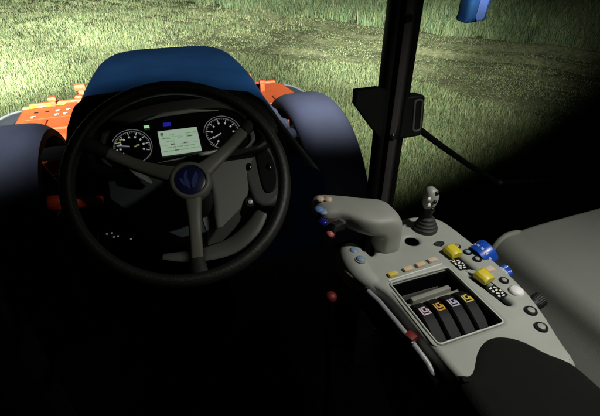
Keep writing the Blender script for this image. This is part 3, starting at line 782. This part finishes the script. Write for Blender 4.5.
setp(grid_mesh('ground', np.array(xs), np.array(ys), gm), kind='structure')

# grass
gmat = bpy.data.materials.new('grass_blades'); gmat.use_nodes = True; nt = gmat.node_tree; bs = nt.nodes['Principled BSDF']
at = nt.nodes.new('ShaderNodeAttribute'); at.attribute_name = 'col'
bs.inputs['Roughness'].default_value = .65; bs.inputs['Specular IOR Level'].default_value = .25
nt.links.new(at.outputs['Color'], bs.inputs['Base Color'])
tr = nt.nodes.new('ShaderNodeBsdfTranslucent'); nt.links.new(at.outputs['Color'], tr.inputs['Color'])
ms = nt.nodes.new('ShaderNodeMixShader'); ms.inputs[0].default_value = .5
nt.links.new(bs.outputs[0], ms.inputs[1]); nt.links.new(tr.outputs[0], ms.inputs[2]); nt.links.new(ms.outputs[0], nt.nodes['Material Output'].inputs['Surface'])
def blades(name, x, y, h, w, col, lab, cat):
    n = len(x); z = height(x, y)-.01; a = rng.uniform(0, 2*PI, n); la = rng.uniform(0, 2*PI, n); lean = rng.uniform(.1, .55, n)*h
    dx, dy = np.cos(a)*w/2, np.sin(a)*w/2; lx, ly = np.cos(la)*lean, np.sin(la)*lean
    V = np.empty((n, 5, 3), np.float32)
    V[:, 0] = np.stack([x-dx, y-dy, z], 1); V[:, 1] = np.stack([x+dx, y+dy, z], 1)
    V[:, 2] = np.stack([x+dx*.75+lx*.35, y+dy*.75+ly*.35, z+h*.6], 1); V[:, 3] = np.stack([x-dx*.75+lx*.35, y-dy*.75+ly*.35, z+h*.6], 1)
    V[:, 4] = np.stack([x+lx, y+ly, z+h*.97], 1)
    base = (np.arange(n)*5)[:, None]
    loops = np.concatenate([base+np.array([[0, 1, 2, 3]]), base+np.array([[3, 2, 4]])], 1).astype(np.int32)
    me = bpy.data.meshes.new(name); me.vertices.add(n*5); me.vertices.foreach_set('co', V.ravel())
    me.loops.add(loops.size); me.loops.foreach_set('vertex_index', loops.ravel()); me.polygons.add(2*n)
    ls = np.empty(2*n, np.int32); ls[0::2] = np.arange(n)*7; ls[1::2] = np.arange(n)*7+4
    me.polygons.foreach_set('loop_start', ls); me.update(calc_edges=True)
    c = np.ones((n, 5, 4), np.float32); c[:, :, :3] = col[:, None, :]
    at_ = me.color_attributes.new('col', 'FLOAT_COLOR', 'POINT'); at_.data.foreach_set('color', c.ravel())
    return setp(link(name, me, None, [gmat], 0), lab, cat, kind='stuff')
def fan(n, r0, r1, a0, a1, pw=1.0):
    u = rng.uniform(0, 1, n); r = r0*(r1/r0)**u; a = np.radians(rng.uniform(a0, a1, n)); return r*np.sin(a), r*np.cos(a), r
n = 560000
x, y, r = fan(n, 2.6, 60, -48, 72)
s, t = track_s(x, y)
clump = vnoise(x, y, 1.6, 7); cl2 = vnoise(x, y, .35, 8)
on = (s > -4.6+1.3*np.sin(t*.35)) & (s < 3.1) & (t > -4+5*(vnoise(x, y, .5, 21)-.5)+1.2*rng.normal(size=n)); far = s >= 3.1
keep = np.where(on, rng.uniform(0, 1, n) < .45+.4*(clump > .5), rng.uniform(0, 1, n) < .55+.45*(clump > .4))
keep &= ~((s >= 3.1) & (vnoise(x, y, 1.1, 12) < .36)); keep &= ~((np.abs(x-XC) < 1.7) & (y < 4.7) & (y > 2.9)) & ~((np.abs(x-XC) < 1.3) & (y < 3.3))
x, y, r, s, on, far, clump, cl2 = [q[keep] for q in (x, y, r, s, on, far, clump, cl2)]; n = len(x)
h = np.where(on, rng.uniform(.02, .06, n), np.where(far, rng.uniform(.22, .62, n), rng.uniform(.06, .18, n)))*(.7+.6*clump)
w = (.0042+.0011*r)*rng.uniform(.6, 1.5, n)*np.where(on, .8, 1)
c1 = np.array([.18, .215, .095]); c2 = np.array([.25, .28, .14]); c3 = np.array([.125, .195, .095]); c4 = np.array([.33, .33, .22])
m_ = np.clip(rng.uniform(0, 1, n)*.7+cl2*.5, 0, 1)[:, None]
col = c1*(1-m_)+c2*m_
k_ = (rng.uniform(0, 1, n) < np.where(far, .62, .22)); col[k_] = c3*rng.uniform(.7, 1.3, (k_.sum(), 1))
k_ = (rng.uniform(0, 1, n) < np.where(on, .03, .04)); col[k_] = c4
col *= rng.uniform(.85, 1.15, (n, 1))*(.72+.5*vnoise(x, y, .7, 41)+.12*vnoise(x, y, 2.7, 42))[:, None]; h = h*(.75+.6*vnoise(x, y, .9, 43))
blades('field_grass', x, y, h, w, col, 'yellowish green grass covering the field around the tractor', 'grass')
# clods / straw flecks on the track
b = B(); rr = random.Random(9)
me_v = []; me_f = []
for i in range(1600):
    s_ = rr.uniform(-3.4, 3.0); t_ = rr.uniform(-10, 12); p = A+D*t_+Nn*(s_-1.4)
    sz = rr.uniform(.01, .035); zz = float(height(np.array([p[0]]), np.array([p[1]]))[0]); o0 = len(me_v)
    for q in ((1, 0, 0), (0, 1, 0), (-1, 0, 0), (0, -1, 0), (0, 0, .8), (0, 0, -.4)):
        me_v.append((p[0]+q[0]*sz*rr.uniform(.6, 1.3), p[1]+q[1]*sz*rr.uniform(.6, 1.3), zz+sz*.2+q[2]*sz))
    for f in ((0, 1, 4), (1, 2, 4), (2, 3, 4), (3, 0, 4), (1, 0, 5), (2, 1, 5), (3, 2, 5), (0, 3, 5)): me_f.append(tuple(o0+k for k in f))
me = bpy.data.meshes.new('soil_clods'); me.from_pydata(me_v, [], me_f)
setp(link('soil_clods', me, None, [mat('clod', (.15, .155, .10), .95, var=.4, vscale=4)], 0), 'loose pale soil crumbs strewn along the rutted track', 'soil', kind='stuff')

# ================================================================== LIGHT
w = bpy.data.worlds.new('World'); S.world = w; w.use_nodes = True; nt = w.node_tree
sky = nt.nodes.new('ShaderNodeTexSky'); sky.sky_type = 'NISHITA'; sky.sun_disc = False; sky.sun_elevation = math.radians(3); sky.sun_rotation = math.radians(200)
nt.links.new(sky.outputs[0], nt.nodes['Background'].inputs[0]); nt.nodes['Background'].inputs[1].default_value = .0006
sun = bpy.data.lights.new('moon', 'SUN'); sun.energy = .004; sun.angle = .01; sun.color = (.8, .85, 1)
so = bpy.data.objects.new('moon', sun); COL.objects.link(so); so.rotation_euler = (math.radians(50), 0, math.radians(-200))
def spot(name, loc, az, el, half, watts, blend=.3, col=(1, .98, .9), size=.12):
    l = bpy.data.lights.new(name, 'SPOT'); l.energy = watts; l.spot_size = math.radians(half*2); l.spot_blend = blend; l.color = col; l.shadow_soft_size = size
    o = bpy.data.objects.new(name, l); COL.objects.link(o); o.location = loc
    a, e = math.radians(az), math.radians(el); d = Vector((math.sin(a)*math.cos(e), math.cos(a)*math.cos(e), math.sin(e)))
    o.rotation_euler = d.to_track_quat('-Z', 'Y').to_euler(); return o
LC = (.96, 1, .90)
spot('flood_light', (1.0, .72, 3.14), 5, 12, 60, 2300, .3, LC)
spot('flood_light', (-.9, .72, 3.14), -8, 10, 58, 1600, .4, LC)
spot('mid_field_fill', (.99, .74, 3.14), 22, -2, 36, 11000, 1, LC)  # added spot pair without fixtures, lifts the mid field where the floods fall off
spot('mid_field_fill', (-.89, .74, 3.14), -9, -3, 34, 17500, 1, LC)
spot('far_field_fill', (.97, .76, 3.14), 25, 2, 24, 62000, 1, LC)  # added far spots, no lamps modelled for them, keep the distant grass bright
spot('far_field_fill', (.0, .9, 3.3), 4, 2, 22, 120000, 1, LC)
spot('far_field_fill', (-.87, .76, 3.14), -13, 2, 22, 150000, 1, LC)
# cab courtesy lamp above the console, behind the driver's right shoulder
spot('courtesy_light', (.78, .10, 3.06), -35, -74, 52, 29.0, 1.0, (1, .99, .92), .03)

S.render.engine = 'CYCLES'
S.view_settings.view_transform = 'Standard'; S.view_settings.look = 'None'; S.view_settings.gamma = 1; S.view_settings.exposure = 0
S.view_settings.use_curve_mapping = False
